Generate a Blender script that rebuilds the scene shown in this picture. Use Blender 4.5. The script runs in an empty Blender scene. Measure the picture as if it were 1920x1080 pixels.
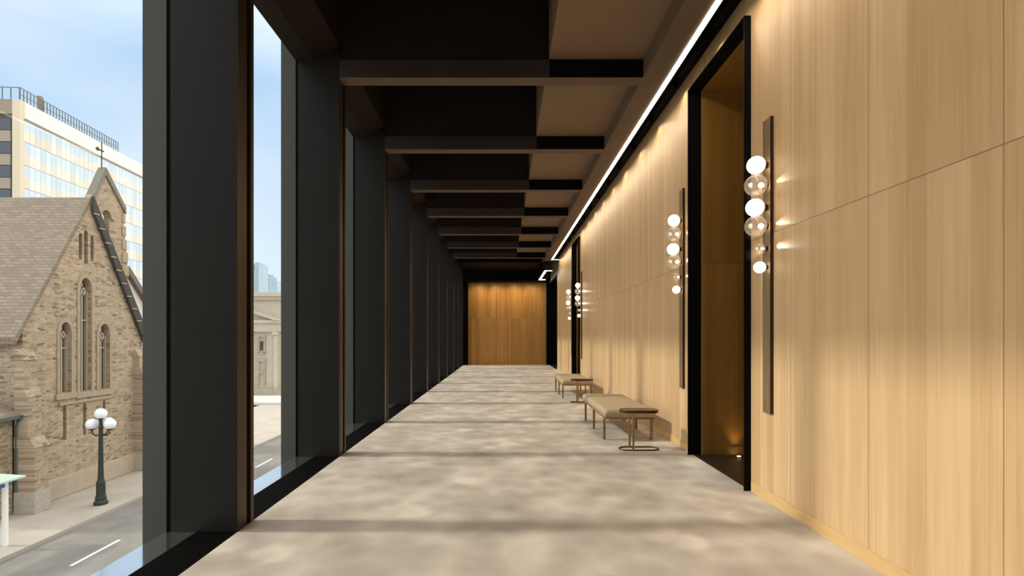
import bpy, bmesh, math, random
from mathutils import Vector, Matrix
from mathutils.geometry import tessellate_polygon

random.seed(7)
SC = bpy.context.scene
COL = SC.collection
PI = math.pi
R = math.radians

# ------------------------------------------------------------------ camera
F = 920.0            # focal length in pixels of the 1920 frame
EYE = 1.55
cam_d = bpy.data.cameras.new('camera')
cam_d.sensor_width = 36.0
cam_d.lens = 36.0 * F / 1920.0
cam_d.shift_x = (960 - 943) / 1920.0
cam_d.shift_y = (630 - 540) / 1920.0
cam_d.clip_start = 0.05
cam_d.clip_end = 2000
cam = bpy.data.objects.new('camera', cam_d)
COL.objects.link(cam)
cam.location = (0, 0, EYE)
cam.rotation_euler = (R(90), 0, 0)
SC.camera = cam

# ------------------------------------------------------------------ exposure
SC.view_settings.view_transform = 'Standard'
SC.view_settings.look = 'None'
SC.view_settings.gamma = 1.0
SC.view_settings.use_curve_mapping = False
SC.view_settings.exposure = 0.32

# ------------------------------------------------------------------ sky
world = bpy.data.worlds.new('sky')
SC.world = world
world.use_nodes = True
wt = world.node_tree
wt.nodes.clear()


def N(t, kind, **kw):
    n = t.nodes.new(kind)
    for k, v in kw.items():
        if k.startswith('i_'):
            n.inputs[k[2:].replace('_', ' ')].default_value = v
        else:
            setattr(n, k, v)
    return n


def ramp(t, stops, fac=None, interp='LINEAR'):
    n = t.nodes.new('ShaderNodeValToRGB')
    n.color_ramp.interpolation = interp
    e = n.color_ramp.elements
    while len(e) < len(stops):
        e.new(0.5)
    for el, (p, c) in zip(e, stops):
        el.position = p
        el.color = (c[0], c[1], c[2], 1)
    if fac is not None:
        t.links.new(fac, n.inputs[0])
    return n


def mth_w(op, a, b=None, c=None):
    n = wt.nodes.new('ShaderNodeMath')
    n.operation = op
    for i, v in enumerate((a, b, c)):
        if v is None:
            continue
        if isinstance(v, (int, float)):
            n.inputs[i].default_value = v
        else:
            wt.links.new(v, n.inputs[i])
    return n.outputs[0]


wo = N(wt, 'ShaderNodeOutputWorld')
wb = N(wt, 'ShaderNodeBackground')
wtc = N(wt, 'ShaderNodeTexCoord')
wsep = N(wt, 'ShaderNodeSeparateXYZ')
wt.links.new(wtc.outputs['Generated'], wsep.inputs[0])
wr = ramp(wt, [(0.0, (0.80, 0.90, 0.98)), (0.10, (0.66, 0.82, 0.96)), (0.35, (0.45, 0.66, 0.92)), (1.0, (0.30, 0.50, 0.85))], wsep.outputs['Z'])
wn = N(wt, 'ShaderNodeTexNoise')
wn.inputs['Scale'].default_value = 1.7
wn.inputs['Detail'].default_value = 4
wm = N(wt, 'ShaderNodeMapping')
wm.inputs['Scale'].default_value = (1, 1, 2.2)
wm.inputs['Location'].default_value = (0.4, 0.1, 0.2)
wt.links.new(wtc.outputs['Generated'], wm.inputs[0])
wt.links.new(wm.outputs[0], wn.inputs['Vector'])
wcr = ramp(wt, [(0.42, (0, 0, 0)), (0.75, (0.75, 0.75, 0.75))], wn.outputs['Fac'])
wmix = N(wt, 'ShaderNodeMix', data_type='RGBA')
wt.links.new(wcr.outputs[0], wmix.inputs[0])
wt.links.new(wr.outputs[0], wmix.inputs[6])
wmix.inputs[7].default_value = (0.92, 0.95, 1.0, 1)
hi = ramp(wt, [(0.42, (0, 0, 0)), (0.75, (1, 1, 1))], wsep.outputs['Z'])
ea = ramp(wt, [(0.35, (0, 0, 0)), (0.8, (1, 1, 1))], mth_w('MULTIPLY_ADD', wsep.outputs['X'], 0.5, 0.5))
we = ramp(wt, [(0.76, (0, 0, 0)), (0.97, (1, 1, 1))], mth_w('MULTIPLY', wsep.outputs['X'], -1.0))   # glow added in unseen western sky to lift room light
cl = mth_w('MAXIMUM', mth_w('MAXIMUM', hi.outputs[0], ea.outputs[0]), mth_w('MULTIPLY', we.outputs[0], 1.9))
wmix2 = N(wt, 'ShaderNodeMix', data_type='RGBA', clamp_factor=False)
wt.links.new(cl, wmix2.inputs[0])
wt.links.new(wmix.outputs[2], wmix2.inputs[6])
wmix2.inputs[7].default_value = (2.0, 1.86, 1.68, 1)      # brightness added to unseen sky overhead, east and west as fill
wt.links.new(wmix2.outputs[2], wb.inputs[0])
wb.inputs[1].default_value = 0.88
wt.links.new(wb.outputs[0], wo.inputs[0])

# ------------------------------------------------------------------ sun
ELEV = math.atan2(5.09 - 1.38, 2.48 + 2.65)
sun_d = bpy.data.lights.new('sun', 'SUN')
sun_d.energy = 1.9
sun_d.angle = R(3.5)
sun_d.color = (1.0, 0.90, 0.76)
sun = bpy.data.objects.new('sun', sun_d)
COL.objects.link(sun)
sun.location = (-40, 5, 40)
sun.rotation_euler = Vector((math.cos(ELEV), 0.0, -math.sin(ELEV))).to_track_quat('-Z', 'Y').to_euler()


# ================================================================== materials
def new_mat(name):
    m = bpy.data.materials.new(name)
    m.use_nodes = True
    t = m.node_tree
    b = t.nodes['Principled BSDF']
    return m, t, b


def flat(name, col, rough=0.6, metal=0.0, noise=0.0, scale=8.0, bump=0.0, spec=0.5, stretch=(1, 1, 1)):
    m, t, b = new_mat(name)
    b.inputs['Roughness'].default_value = rough
    b.inputs['Metallic'].default_value = metal
    b.inputs['Specular IOR Level'].default_value = spec
    tc = N(t, 'ShaderNodeTexCoord')
    mp = N(t, 'ShaderNodeMapping')
    mp.inputs['Scale'].default_value = stretch
    t.links.new(tc.outputs['Object'], mp.inputs[0])
    nz = N(t, 'ShaderNodeTexNoise')
    nz.inputs['Scale'].default_value = scale
    nz.inputs['Detail'].default_value = 5
    t.links.new(mp.outputs[0], nz.inputs['Vector'])
    lo = tuple(max(0, c * (1 - noise)) for c in col)
    hi = tuple(min(1, c * (1 + noise)) for c in col)
    r = ramp(t, [(0.3, lo), (0.7, hi)], nz.outputs['Fac'])
    t.links.new(r.outputs[0], b.inputs['Base Color'])
    if bump:
        bp = N(t, 'ShaderNodeBump')
        bp.inputs['Strength'].default_value = bump
        bp.inputs['Distance'].default_value = 0.01
        t.links.new(nz.outputs['Fac'], bp.inputs['Height'])
        t.links.new(bp.outputs[0], b.inputs['Normal'])
    return m


def emit(name, col, s):
    m, t, b = new_mat(name)
    b.inputs['Base Color'].default_value = (*col, 1)
    b.inputs['Emission Color'].default_value = (*col, 1)
    b.inputs['Emission Strength'].default_value = s
    return m


def mth(t, op, a, b=None, c=None):
    n = t.nodes.new('ShaderNodeMath')
    n.operation = op
    for i, v in enumerate((a, b, c)):
        if v is None:
            continue
        if isinstance(v, (int, float)):
            n.inputs[i].default_value = v
        else:
            t.links.new(v, n.inputs[i])
    return n.outputs[0]


def wood(name, axis, c0, c1, c2, origin=2.43, panel=0.9, seam_z=2.5, rough=0.42, plank=0.118):
    """vertical plank veneer; axis = the horizontal world axis along the wall"""
    m, t, b = new_mat(name)
    tc = N(t, 'ShaderNodeTexCoord')
    sp = N(t, 'ShaderNodeSeparateXYZ')
    t.links.new(tc.outputs['Object'], sp.inputs[0])
    U = sp.outputs[axis]
    V = sp.outputs['Z']
    half = mth(t, 'FLOOR', mth(t, 'DIVIDE', V, seam_z)) if seam_z else mth(t, 'MULTIPLY', V, 0)
    # wandering plank widths
    wob = mth(t, 'SINE', mth(t, 'MULTIPLY', U, 3.1))
    up = mth(t, 'ADD', mth(t, 'DIVIDE', mth(t, 'SUBTRACT', U, origin), plank), mth(t, 'MULTIPLY', wob, 0.55))
    pid = mth(t, 'ADD', mth(t, 'FLOOR', up), mth(t, 'MULTIPLY', half, 37.3))
    wn_ = N(t, 'ShaderNodeTexWhiteNoise', noise_dimensions='1D')
    t.links.new(pid, wn_.inputs['W'])
    # grain
    cb = N(t, 'ShaderNodeCombineXYZ')
    t.links.new(mth(t, 'MULTIPLY', U, 55), cb.inputs[0])
    t.links.new(mth(t, 'MULTIPLY', V, 1.1), cb.inputs[1])
    t.links.new(mth(t, 'MULTIPLY', pid, 3.7), cb.inputs[2])
    g = N(t, 'ShaderNodeTexNoise')
    g.inputs['Scale'].default_value = 1.0
    g.inputs['Detail'].default_value = 6
    g.inputs['Distortion'].default_value = 0.6
    t.links.new(cb.outputs[0], g.inputs['Vector'])
    cb2 = N(t, 'ShaderNodeCombineXYZ')
    t.links.new(mth(t, 'MULTIPLY', U, 9), cb2.inputs[0])
    t.links.new(mth(t, 'MULTIPLY', V, 0.55), cb2.inputs[1])
    t.links.new(mth(t, 'MULTIPLY', half, 5.1), cb2.inputs[2])
    g2 = N(t, 'ShaderNodeTexNoise')
    g2.inputs['Scale'].default_value = 1.0
    g2.inputs['Detail'].default_value = 3
    t.links.new(cb2.outputs[0], g2.inputs['Vector'])
    f = mth(t, 'ADD', mth(t, 'MULTIPLY', wn_.outputs['Value'], 0.24),
            mth(t, 'ADD', mth(t, 'MULTIPLY', g.outputs['Fac'], 0.42), mth(t, 'MULTIPLY', g2.outputs['Fac'], 0.40)))
    r = ramp(t, [(0.30, c0), (0.58, c1), (0.85, c2)], f)
    # seams
    fr = mth(t, 'ABSOLUTE', mth(t, 'SUBTRACT', mth(t, 'FRACT', mth(t, 'ADD', mth(t, 'DIVIDE', mth(t, 'SUBTRACT', U, origin), panel), 0.5)), 0.5))
    sv = mth(t, 'LESS_THAN', fr, 0.0028 / panel)
    if seam_z:
        sh = mth(t, 'LESS_THAN', mth(t, 'ABSOLUTE', mth(t, 'SUBTRACT', V, seam_z)), 0.0036)
        sv = mth(t, 'MAXIMUM', sv, sh)
    mx = N(t, 'ShaderNodeMix', data_type='RGBA')
    t.links.new(mth(t, 'MULTIPLY', sv, 0.6), mx.inputs[0])
    t.links.new(r.outputs[0], mx.inputs[6])
    mx.inputs[7].default_value = (0.07, 0.035, 0.012, 1)
    t.links.new(mx.outputs[2], b.inputs['Base Color'])
    b.inputs['Roughness'].default_value = rough
    b.inputs['Specular IOR Level'].default_value = 0.35
    bp = N(t, 'ShaderNodeBump')
    bp.inputs['Strength'].default_value = 0.12
    bp.inputs['Distance'].default_value = 0.004
    t.links.new(mth(t, 'SUBTRACT', g.outputs['Fac'], mth(t, 'MULTIPLY', sv, 2)), bp.inputs['Height'])
    t.links.new(bp.outputs[0], b.inputs['Normal'])
    return m


def carpet():
    m, t, b = new_mat('mottled_carpet')
    tc = N(t, 'ShaderNodeTexCoord')
    big = N(t, 'ShaderNodeTexNoise')
    big.inputs['Scale'].default_value = 1.3
    big.inputs['Detail'].default_value = 5
    big.inputs['Distortion'].default_value = 0.5
    t.links.new(tc.outputs['Object'], big.inputs['Vector'])
    wob = N(t, 'ShaderNodeTexNoise')
    wob.inputs['Scale'].default_value = 5
    t.links.new(tc.outputs['Object'], wob.inputs['Vector'])
    mixv = N(t, 'ShaderNodeMix', data_type='RGBA')
    mixv.inputs[0].default_value = 0.08
    t.links.new(tc.outputs['Object'], mixv.inputs[6])
    t.links.new(wob.outputs['Color'], mixv.inputs[7])
    vo = N(t, 'ShaderNodeTexVoronoi', feature='SMOOTH_F1')
    vo.inputs['Scale'].default_value = 2.3
    vo.inputs['Smoothness'].default_value = 0.15
    t.links.new(mixv.outputs[2], vo.inputs['Vector'])
    blob = ramp(t, [(0.24, (1, 1, 1)), (0.42, (0, 0, 0))], vo.outputs['Distance'])
    pick = N(t, 'ShaderNodeTexNoise')
    pick.inputs['Scale'].default_value = 0.9
    t.links.new(tc.outputs['Object'], pick.inputs['Vector'])
    pk = ramp(t, [(0.44, (0, 0, 0)), (0.6, (1, 1, 1))], pick.outputs['Fac'])
    vo2 = N(t, 'ShaderNodeTexVoronoi', feature='SMOOTH_F1')
    vo2.inputs['Scale'].default_value = 4.1
    vo2.inputs['Smoothness'].default_value = 0.4
    t.links.new(mixv.outputs[2], vo2.inputs['Vector'])
    fine = N(t, 'ShaderNodeTexNoise')
    fine.inputs['Scale'].default_value = 160
    fine.inputs['Detail'].default_value = 2
    t.links.new(tc.outputs['Object'], fine.inputs['Vector'])
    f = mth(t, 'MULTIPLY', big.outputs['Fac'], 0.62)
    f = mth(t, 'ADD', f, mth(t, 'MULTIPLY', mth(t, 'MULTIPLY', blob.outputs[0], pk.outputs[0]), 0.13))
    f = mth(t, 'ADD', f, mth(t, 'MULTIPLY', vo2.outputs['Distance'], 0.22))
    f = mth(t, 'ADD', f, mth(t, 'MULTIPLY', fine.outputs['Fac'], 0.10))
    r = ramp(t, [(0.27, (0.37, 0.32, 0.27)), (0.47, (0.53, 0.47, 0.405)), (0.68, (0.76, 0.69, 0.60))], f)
    t.links.new(r.outputs[0], b.inputs['Base Color'])
    b.inputs['Roughness'].default_value = 0.95
    b.inputs['Specular IOR Level'].default_value = 0.1
    bp = N(t, 'ShaderNodeBump')
    bp.inputs['Strength'].default_value = 0.25
    bp.inputs['Distance'].default_value = 0.006
    t.links.new(fine.outputs['Fac'], bp.inputs['Height'])
    t.links.new(bp.outputs[0], b.inputs['Normal'])
    return m


def stone_wall(name, ax_u, bw=0.36, bh=0.125, cols=((0.31, 0.23, 0.16), (0.47, 0.36, 0.25), (0.175, 0.125, 0.083)), mortar=(0.42, 0.34, 0.25), ms=0.018):
    m, t, b = new_mat(name)
    tc = N(t, 'ShaderNodeTexCoord')
    sp = N(t, 'ShaderNodeSeparateXYZ')
    t.links.new(tc.outputs['Object'], sp.inputs[0])
    cb = N(t, 'ShaderNodeCombineXYZ')
    t.links.new(sp.outputs[ax_u], cb.inputs[0])
    t.links.new(sp.outputs['Z'], cb.inputs[1])
    nz = N(t, 'ShaderNodeTexNoise')
    nz.inputs['Scale'].default_value = 2.5
    t.links.new(cb.outputs[0], nz.inputs['Vector'])
    mv = N(t, 'ShaderNodeMix', data_type='RGBA')
    mv.inputs[0].default_value = 0.03
    t.links.new(cb.outputs[0], mv.inputs[6])
    t.links.new(nz.outputs['Color'], mv.inputs[7])
    mp = N(t, 'ShaderNodeMapping')
    mp.inputs['Scale'].default_value = (1 / bw, 1 / bh, 1)
    t.links.new(mv.outputs[2], mp.inputs[0])
    vd = N(t, 'ShaderNodeTexVoronoi', feature='DISTANCE_TO_EDGE')
    vc = N(t, 'ShaderNodeTexVoronoi', feature='F1')
    for q in (vd, vc):
        q.inputs['Scale'].default_value = 1.0
        q.inputs['Randomness'].default_value = 0.75
        t.links.new(mp.outputs[0], q.inputs['Vector'])
    vs = N(t, 'ShaderNodeSeparateXYZ')
    t.links.new(vc.outputs['Color'], vs.inputs[0])
    cr = ramp(t, [(0.0, cols[2]), (0.28, cols[0]), (0.9, cols[1])], vs.outputs[0])
    mort = ramp(t, [(0.03, (1, 1, 1)), (0.10, (0, 0, 0))], vd.outputs['Distance'])
    n2 = N(t, 'ShaderNodeTexNoise')
    n2.inputs['Scale'].default_value = 3.2
    n2.inputs['Detail'].default_value = 4
    t.links.new(cb.outputs[0], n2.inputs['Vector'])
    rr = ramp(t, [(0.45, (0, 0, 0)), (0.70, (0.75, 0.75, 0.75))], n2.outputs['Fac'])
    mx = N(t, 'ShaderNodeMix', data_type='RGBA')
    t.links.new(rr.outputs[0], mx.inputs[0])
    t.links.new(cr.outputs[0], mx.inputs[6])
    mx.inputs[7].default_value = (*cols[0], 1)
    mz = N(t, 'ShaderNodeMix', data_type='RGBA')
    t.links.new(mort.outputs[0], mz.inputs[0])
    t.links.new(mx.outputs[2], mz.inputs[6])
    mz.inputs[7].default_value = (*mortar, 1)
    t.links.new(mz.outputs[2], b.inputs['Base Color'])
    b.inputs['Roughness'].default_value = 0.9
    bp = N(t, 'ShaderNodeBump')
    bp.inputs['Strength'].default_value = 0.5
    bp.inputs['Distance'].default_value = 0.02
    t.links.new(mth(t, 'SUBTRACT', n2.outputs['Fac'], mort.outputs[0]), bp.inputs['Height'])
    t.links.new(bp.outputs[0], b.inputs['Normal'])
    return m


def shingles(name, ax_u, ax_v, row=0.15, c=((0.20, 0.158, 0.12), (0.275, 0.222, 0.172))):
    m, t, b = new_mat(name)
    tc = N(t, 'ShaderNodeTexCoord')
    sp = N(t, 'ShaderNodeSeparateXYZ')
    t.links.new(tc.outputs['Object'], sp.inputs[0])
    cb = N(t, 'ShaderNodeCombineXYZ')
    t.links.new(sp.outputs[ax_u], cb.inputs[0])
    t.links.new(sp.outputs[ax_v], cb.inputs[1])
    br = N(t, 'ShaderNodeTexBrick')
    br.inputs['Scale'].default_value = 1
    br.inputs['Brick Width'].default_value = 0.38
    br.inputs['Row Height'].default_value = row
    br.inputs['Mortar Size'].default_value = 0.02
    br.inputs['Color1'].default_value = (*c[0], 1)
    br.inputs['Color2'].default_value = (*c[1], 1)
    br.inputs['Mortar'].default_value = (0.17, 0.135, 0.10, 1)
    t.links.new(cb.outputs[0], br.inputs['Vector'])
    t.links.new(br.outputs['Color'], b.inputs['Base Color'])
    b.inputs['Roughness'].default_value = 0.85
    return m


def glass_pane(name, tint=(0.94, 0.97, 0.98), boost=1.0):
    m, t, b = new_mat(name)
    t.nodes.remove(b)
    out = t.nodes['Material Output']
    tr = N(t, 'ShaderNodeBsdfTransparent')
    tr.inputs[0].default_value = (*tint, 1)
    gl = N(t, 'ShaderNodeBsdfGlossy')
    gl.inputs['Roughness'].default_value = 0.01
    fr = N(t, 'ShaderNodeFresnel')
    ge = N(t, 'ShaderNodeNewGeometry')
    t.links.new(mth(t, 'SUBTRACT', 1.5, mth(t, 'MULTIPLY', ge.outputs['Backfacing'], 1.5 - 1 / 1.5)), fr.inputs[0])
    mx = N(t, 'ShaderNodeMixShader')
    t.links.new(mth(t, 'MINIMUM', mth(t, 'MULTIPLY', fr.outputs[0], boost), 1.0), mx.inputs[0])
    t.links.new(tr.outputs[0], mx.inputs[1])
    t.links.new(gl.outputs[0], mx.inputs[2])
    t.links.new(mx.outputs[0], out.inputs[0])
    return m


def globe_glass():
    """clear blown globe: see-through in the middle, milky reflective rim"""
    m, t, b = new_mat('clear_globe_glass')
    t.nodes.remove(b)
    out = t.nodes['Material Output']
    tr = N(t, 'ShaderNodeBsdfTransparent')
    tr.inputs[0].default_value = (0.93, 0.92, 0.90, 1)
    gl = N(t, 'ShaderNodeBsdfGlossy')
    gl.inputs['Roughness'].default_value = 0.06
    df = N(t, 'ShaderNodeBsdfTranslucent')
    df.inputs[0].default_value = (0.95, 0.9, 0.85, 1)
    m1 = N(t, 'ShaderNodeMixShader')
    m1.inputs[0].default_value = 0.55
    t.links.new(gl.outputs[0], m1.inputs[1])
    t.links.new(df.outputs[0], m1.inputs[2])
    lw = N(t, 'ShaderNodeLayerWeight')
    lw.inputs[0].default_value = 0.35
    r = ramp(t, [(0.0, (0.26, 0.26, 0.26)), (0.55, (0.36, 0.36, 0.36)), (1.0, (0.85, 0.85, 0.85))], lw.outputs['Facing'])
    mx = N(t, 'ShaderNodeMixShader')
    t.links.new(r.outputs[0], mx.inputs[0])
    t.links.new(tr.outputs[0], mx.inputs[1])
    t.links.new(m1.outputs[0], mx.inputs[2])
    t.links.new(mx.outputs[0], out.inputs[0])
    return m


def curtain_wall(name, ax_u, u0, du, z0, dz):
    """office tower facade: storeys of glass with sky reflection put in as blue above cream spandrel panels, thin mullion lines"""
    m, t, b = new_mat(name)
    tc = N(t, 'ShaderNodeTexCoord')
    sp = N(t, 'ShaderNodeSeparateXYZ')
    t.links.new(tc.outputs['Object'], sp.inputs[0])
    U = mth(t, 'DIVIDE', mth(t, 'SUBTRACT', sp.outputs[ax_u], u0), du)
    V = mth(t, 'DIVIDE', mth(t, 'SUBTRACT', sp.outputs['Z'], z0), dz)
    fu = mth(t, 'FRACT', U)
    fv = mth(t, 'FRACT', V)
    cid = mth(t, 'ADD', mth(t, 'FLOOR', U), mth(t, 'MULTIPLY', mth(t, 'FLOOR', V), 61.7))
    wn_ = N(t, 'ShaderNodeTexWhiteNoise', noise_dimensions='1D')
    t.links.new(cid, wn_.inputs['W'])
    blind = mth(t, 'ADD', 0.40, mth(t, 'MULTIPLY', wn_.outputs['Value'], 0.2))
    low = mth(t, 'LESS_THAN', fv, blind)
    wn2 = N(t, 'ShaderNodeTexWhiteNoise', noise_dimensions='1D')
    t.links.new(mth(t, 'ADD', cid, 17.3), wn2.inputs['W'])
    cream = ramp(t, [(0, (0.62, 0.57, 0.49)), (1, (0.80, 0.78, 0.72))], wn2.outputs['Value'])
    blue = ramp(t, [(0, (0.46, 0.58, 0.72)), (1, (0.60, 0.71, 0.81))], wn2.outputs['Value'])  # reflected sky put into the glass colour
    mx = N(t, 'ShaderNodeMix', data_type='RGBA')
    t.links.new(low, mx.inputs[0])
    t.links.new(blue.outputs[0], mx.inputs[6])
    t.links.new(cream.outputs[0], mx.inputs[7])
    line = mth(t, 'MAXIMUM', mth(t, 'LESS_THAN', fu, 0.07), mth(t, 'LESS_THAN', fv, 0.045))
    m2 = N(t, 'ShaderNodeMix', data_type='RGBA')
    t.links.new(mth(t, 'MULTIPLY', line, 0.8), m2.inputs[0])
    t.links.new(mx.outputs[2], m2.inputs[6])
    m2.inputs[7].default_value = (0.30, 0.30, 0.28, 1)
    t.links.new(m2.outputs[2], b.inputs['Base Color'])
    b.inputs['Roughness'].default_value = 0.12
    b.inputs['Specular IOR Level'].default_value = 0.5
    b.inputs['Coat Weight'].default_value = 0.2
    b.inputs['Coat Roughness'].default_value = 0.05
    return m


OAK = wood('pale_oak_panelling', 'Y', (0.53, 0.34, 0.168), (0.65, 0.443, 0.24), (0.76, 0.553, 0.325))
OAK_X = wood('warm_lit_oak_panelling', 'X', (0.40, 0.19, 0.045), (0.56, 0.29, 0.08), (0.70, 0.40, 0.13), origin=-1.87, panel=1.03)  # same oak, warm light of the far end put into its amber
OAK_IN = wood('shade_darkened_oak_lining', 'X', (0.23, 0.115, 0.022), (0.31, 0.16, 0.035), (0.38, 0.21, 0.055), origin=2.58, panel=0.9)  # same oak, the passage's deep shade put into its darker colour
OAK_TRIM = flat('oak_skirting', (0.66, 0.44, 0.20), rough=0.4, noise=0.08, scale=6, stretch=(1, 1, 8))
CARPET = carpet()
FIN = flat('blackened_bronze_fin', (0.019, 0.0175, 0.0145), rough=0.5, metal=0.0, noise=0.08, scale=2.0, spec=0.15)
BRONZE_EDGE = flat('brushed_bronze_edge', (0.085, 0.064, 0.044), rough=0.45, metal=0.85, noise=0.1, scale=3, stretch=(1, 1, 0.3))
BLACK = flat('matte_black_metal', (0.005, 0.005, 0.005), rough=0.6, noise=0.1, spec=0.04)
GRILLE = flat('black_floor_grille', (0.006, 0.006, 0.006), rough=0.7, noise=0.2, scale=40, spec=0.05)
SILL = flat('polished_dark_sill', (0.72, 0.74, 0.75), rough=0.08, metal=0.95, noise=0.05, scale=2)
CEIL_DARK = flat('dark_brown_ceiling_paint', (0.027, 0.021, 0.021), rough=0.7, noise=0.06, scale=1.2)
CEIL_SOFFIT = flat('lighter_soffit_brown', (0.125, 0.083, 0.050), rough=0.7, noise=0.06, scale=1.2)  # lighter brown for beam undersides and the right soffit
CEIL_BLACK = flat('darker_cavity_brown', (0.019, 0.0135, 0.010), rough=0.8, noise=0.06, scale=1.2, spec=0.2)  # darker brown for beam webs, bulkhead and the ceiling above
CEIL_PANEL = flat('bronze_brown_ceiling_panel', (0.20, 0.132, 0.074), rough=0.65, noise=0.05, scale=1.2)
GLASS = glass_pane('window_glass', boost=0.10)
DARKFLOOR = flat('dark_stained_floor', (0.035, 0.020, 0.013), rough=0.35, noise=0.3, scale=4, stretch=(1, 6, 1))
BRASS = flat('aged_brass', (0.33, 0.215, 0.10), rough=0.28, metal=1.0, noise=0.08, scale=6)
BRASS_DK = flat('dark_bronze', (0.12, 0.08, 0.04), rough=0.3, metal=1.0, noise=0.1, scale=6)
BAR = flat('brushed_brass_bar', (0.44, 0.32, 0.18), rough=0.45, metal=0.9, noise=0.15, scale=5, stretch=(6, 6, 0.6))
BARSIDE = flat('dark_bronze_bar_edge', (0.05, 0.025, 0.015), rough=0.45, metal=0.6)
UPHOL = flat('beige_upholstery', (0.44, 0.34, 0.225), rough=0.85, noise=0.06, scale=30, bump=0.1, spec=0.2)
OPAL = emit('lit_opal_glass', (1.0, 0.86, 0.68), 1.5)
BULB = emit('lit_bulb', (1.0, 0.82, 0.58), 9.0)
CLEAR = globe_glass()
LED = emit('linear_led_diffuser', (1.0, 0.87, 0.68), 24.0)
LED2 = emit('linear_led_diffuser_far', (1.0, 0.94, 0.86), 8.0)


# ================================================================== mesh helpers
def bx(bm, x0, x1, y0, y1, z0, z1):
    vs = [bm.verts.new(p) for p in ((x0, y0, z0), (x1, y0, z0), (x1, y1, z0), (x0, y1, z0), (x0, y0, z1), (x1, y0, z1), (x1, y1, z1), (x0, y1, z1))]
    for f in ((0, 3, 2, 1), (4, 5, 6, 7), (0, 1, 5, 4), (1, 2, 6, 5), (2, 3, 7, 6), (3, 0, 4, 7)):
        bm.faces.new([vs[i] for i in f])
    return bm


def box(*a):
    return bx(bmesh.new(), *a)


def prism(bm, poly, axis, a, b, holes=()):
    """poly (2-D) extruded along axis ('x','y','z') from a to b, with optional holes"""
    def P(u, v, w):
        return {'x': (w, u, v), 'y': (u, w, v), 'z': (u, v, w)}[axis]
    loops = [list(poly)] + [list(h) for h in holes]
    flat_pts = [p for l in loops for p in l]
    tris = tessellate_polygon([[Vector((p[0], p[1], 0)) for p in l] for l in loops])
    va = [bm.verts.new(P(p[0], p[1], a)) for p in flat_pts]
    vb = [bm.verts.new(P(p[0], p[1], b)) for p in flat_pts]
    for tr in tris:
        try:
            bm.faces.new([va[i] for i in tr])
            bm.faces.new([vb[i] for i in reversed(tr)])
        except ValueError:
            pass
    o = 0
    for l in loops:
        n = len(l)
        for i in range(n):
            j = (i + 1) % n
            bm.faces.new([va[o + i], va[o + j], vb[o + j], vb[o + i]])
        o += n
    bmesh.ops.recalc_face_normals(bm, faces=bm.faces)
    return bm


def tube(bm, pts, r, seg=10, closed=False, radii=None):
    pts = [Vector(p) for p in pts]
    rings = []
    n = len(pts)
    for i, p in enumerate(pts):
        if closed:
            d = (pts[(i + 1) % n] - pts[i - 1]).normalized()
        else:
            d = (pts[min(i + 1, n - 1)] - pts[max(i - 1, 0)]).normalized()
        up = Vector((0, 0, 1)) if abs(d.z) < 0.9 else Vector((1, 0, 0))
        a = d.cross(up).normalized()
        c = d.cross(a).normalized()
        rr = radii[i] if radii else r
        rings.append([bm.verts.new(p + (a * math.cos(2 * PI * k / seg) + c * math.sin(2 * PI * k / seg)) * rr) for k in range(seg)])
    for i in range(n if closed else n - 1):
        A, B = rings[i], rings[(i + 1) % n]
        for k in range(seg):
            bm.faces.new([A[k], A[(k + 1) % seg], B[(k + 1) % seg], B[k]])
    if not closed:
        bm.faces.new(rings[0])
        bm.faces.new(list(reversed(rings[-1])))
    bmesh.ops.recalc_face_normals(bm, faces=bm.faces)
    return bm


def lathe(bm, prof, c=(0, 0, 0), seg=24, axis='z'):
    """prof = [(radius, height)...]"""
    rings = []
    for r, h in prof:
        ring = []
        for k in range(seg):
            a = 2 * PI * k / seg
            u, v = r * math.cos(a), r * math.sin(a)
            p = {'z': (u, v, h), 'x': (h, u, v), 'y': (u, h, v)}[axis]
            ring.append(bm.verts.new((p[0] + c[0], p[1] + c[1], p[2] + c[2])))
        rings.append(ring)
    for A, B in zip(rings, rings[1:]):
        for k in range(seg):
            bm.faces.new([A[k], A[(k + 1) % seg], B[(k + 1) % seg], B[k]])
    bm.faces.new(rings[0])
    bm.faces.new(list(reversed(rings[-1])))
    bmesh.ops.recalc_face_normals(bm, faces=bm.faces)
    return bm


def ball(bm, c, r, u=28, v=18):
    bmesh.ops.create_uvsphere(bm, u_segments=u, v_segments=v, radius=r, matrix=Matrix.Translation(c))
    return bm


def obj(name, bm, mat, parent=None, bevel=0.0, smooth=False, segs=2):
    me = bpy.data.meshes.new(name)
    bm.to_mesh(me)
    bm.free()
    for m in (mat if isinstance(mat, (list, tuple)) else [mat]):
        me.materials.append(m)
    if smooth:
        for p in me.polygons:
            p.use_smooth = True
    o = bpy.data.objects.new(name, me)
    COL.objects.link(o)
    if parent is not None:
        o.parent = parent
    if bevel:
        md = o.modifiers.new('bevel', 'BEVEL')
        md.width = bevel
        md.segments = segs
        md.limit_method = 'ANGLE'
        md.angle_limit = R(40)
    return o


def tag(o, label=None, cat=None, group=None, kind=None):
    if label:
        o['label'] = label
    if cat:
        o['category'] = cat
    if group:
        o['group'] = group
    if kind:
        o['kind'] = kind
    return o


def thing(name, label, cat, loc=(0, 0, 0), group=None, kind=None, rz=0.0):
    o = bpy.data.objects.new(name, None)
    COL.objects.link(o)
    o.location = loc
    o.rotation_euler = (0, 0, rz)
    o.empty_display_size = 0.1
    return tag(o, label, cat, group, kind)


def struct(name, bm, mat, label, cat, parent=None, bevel=0.0):
    o = obj(name, bm, mat, parent, bevel)
    if parent is None:
        tag(o, label, cat, kind='structure')
    return o


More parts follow.
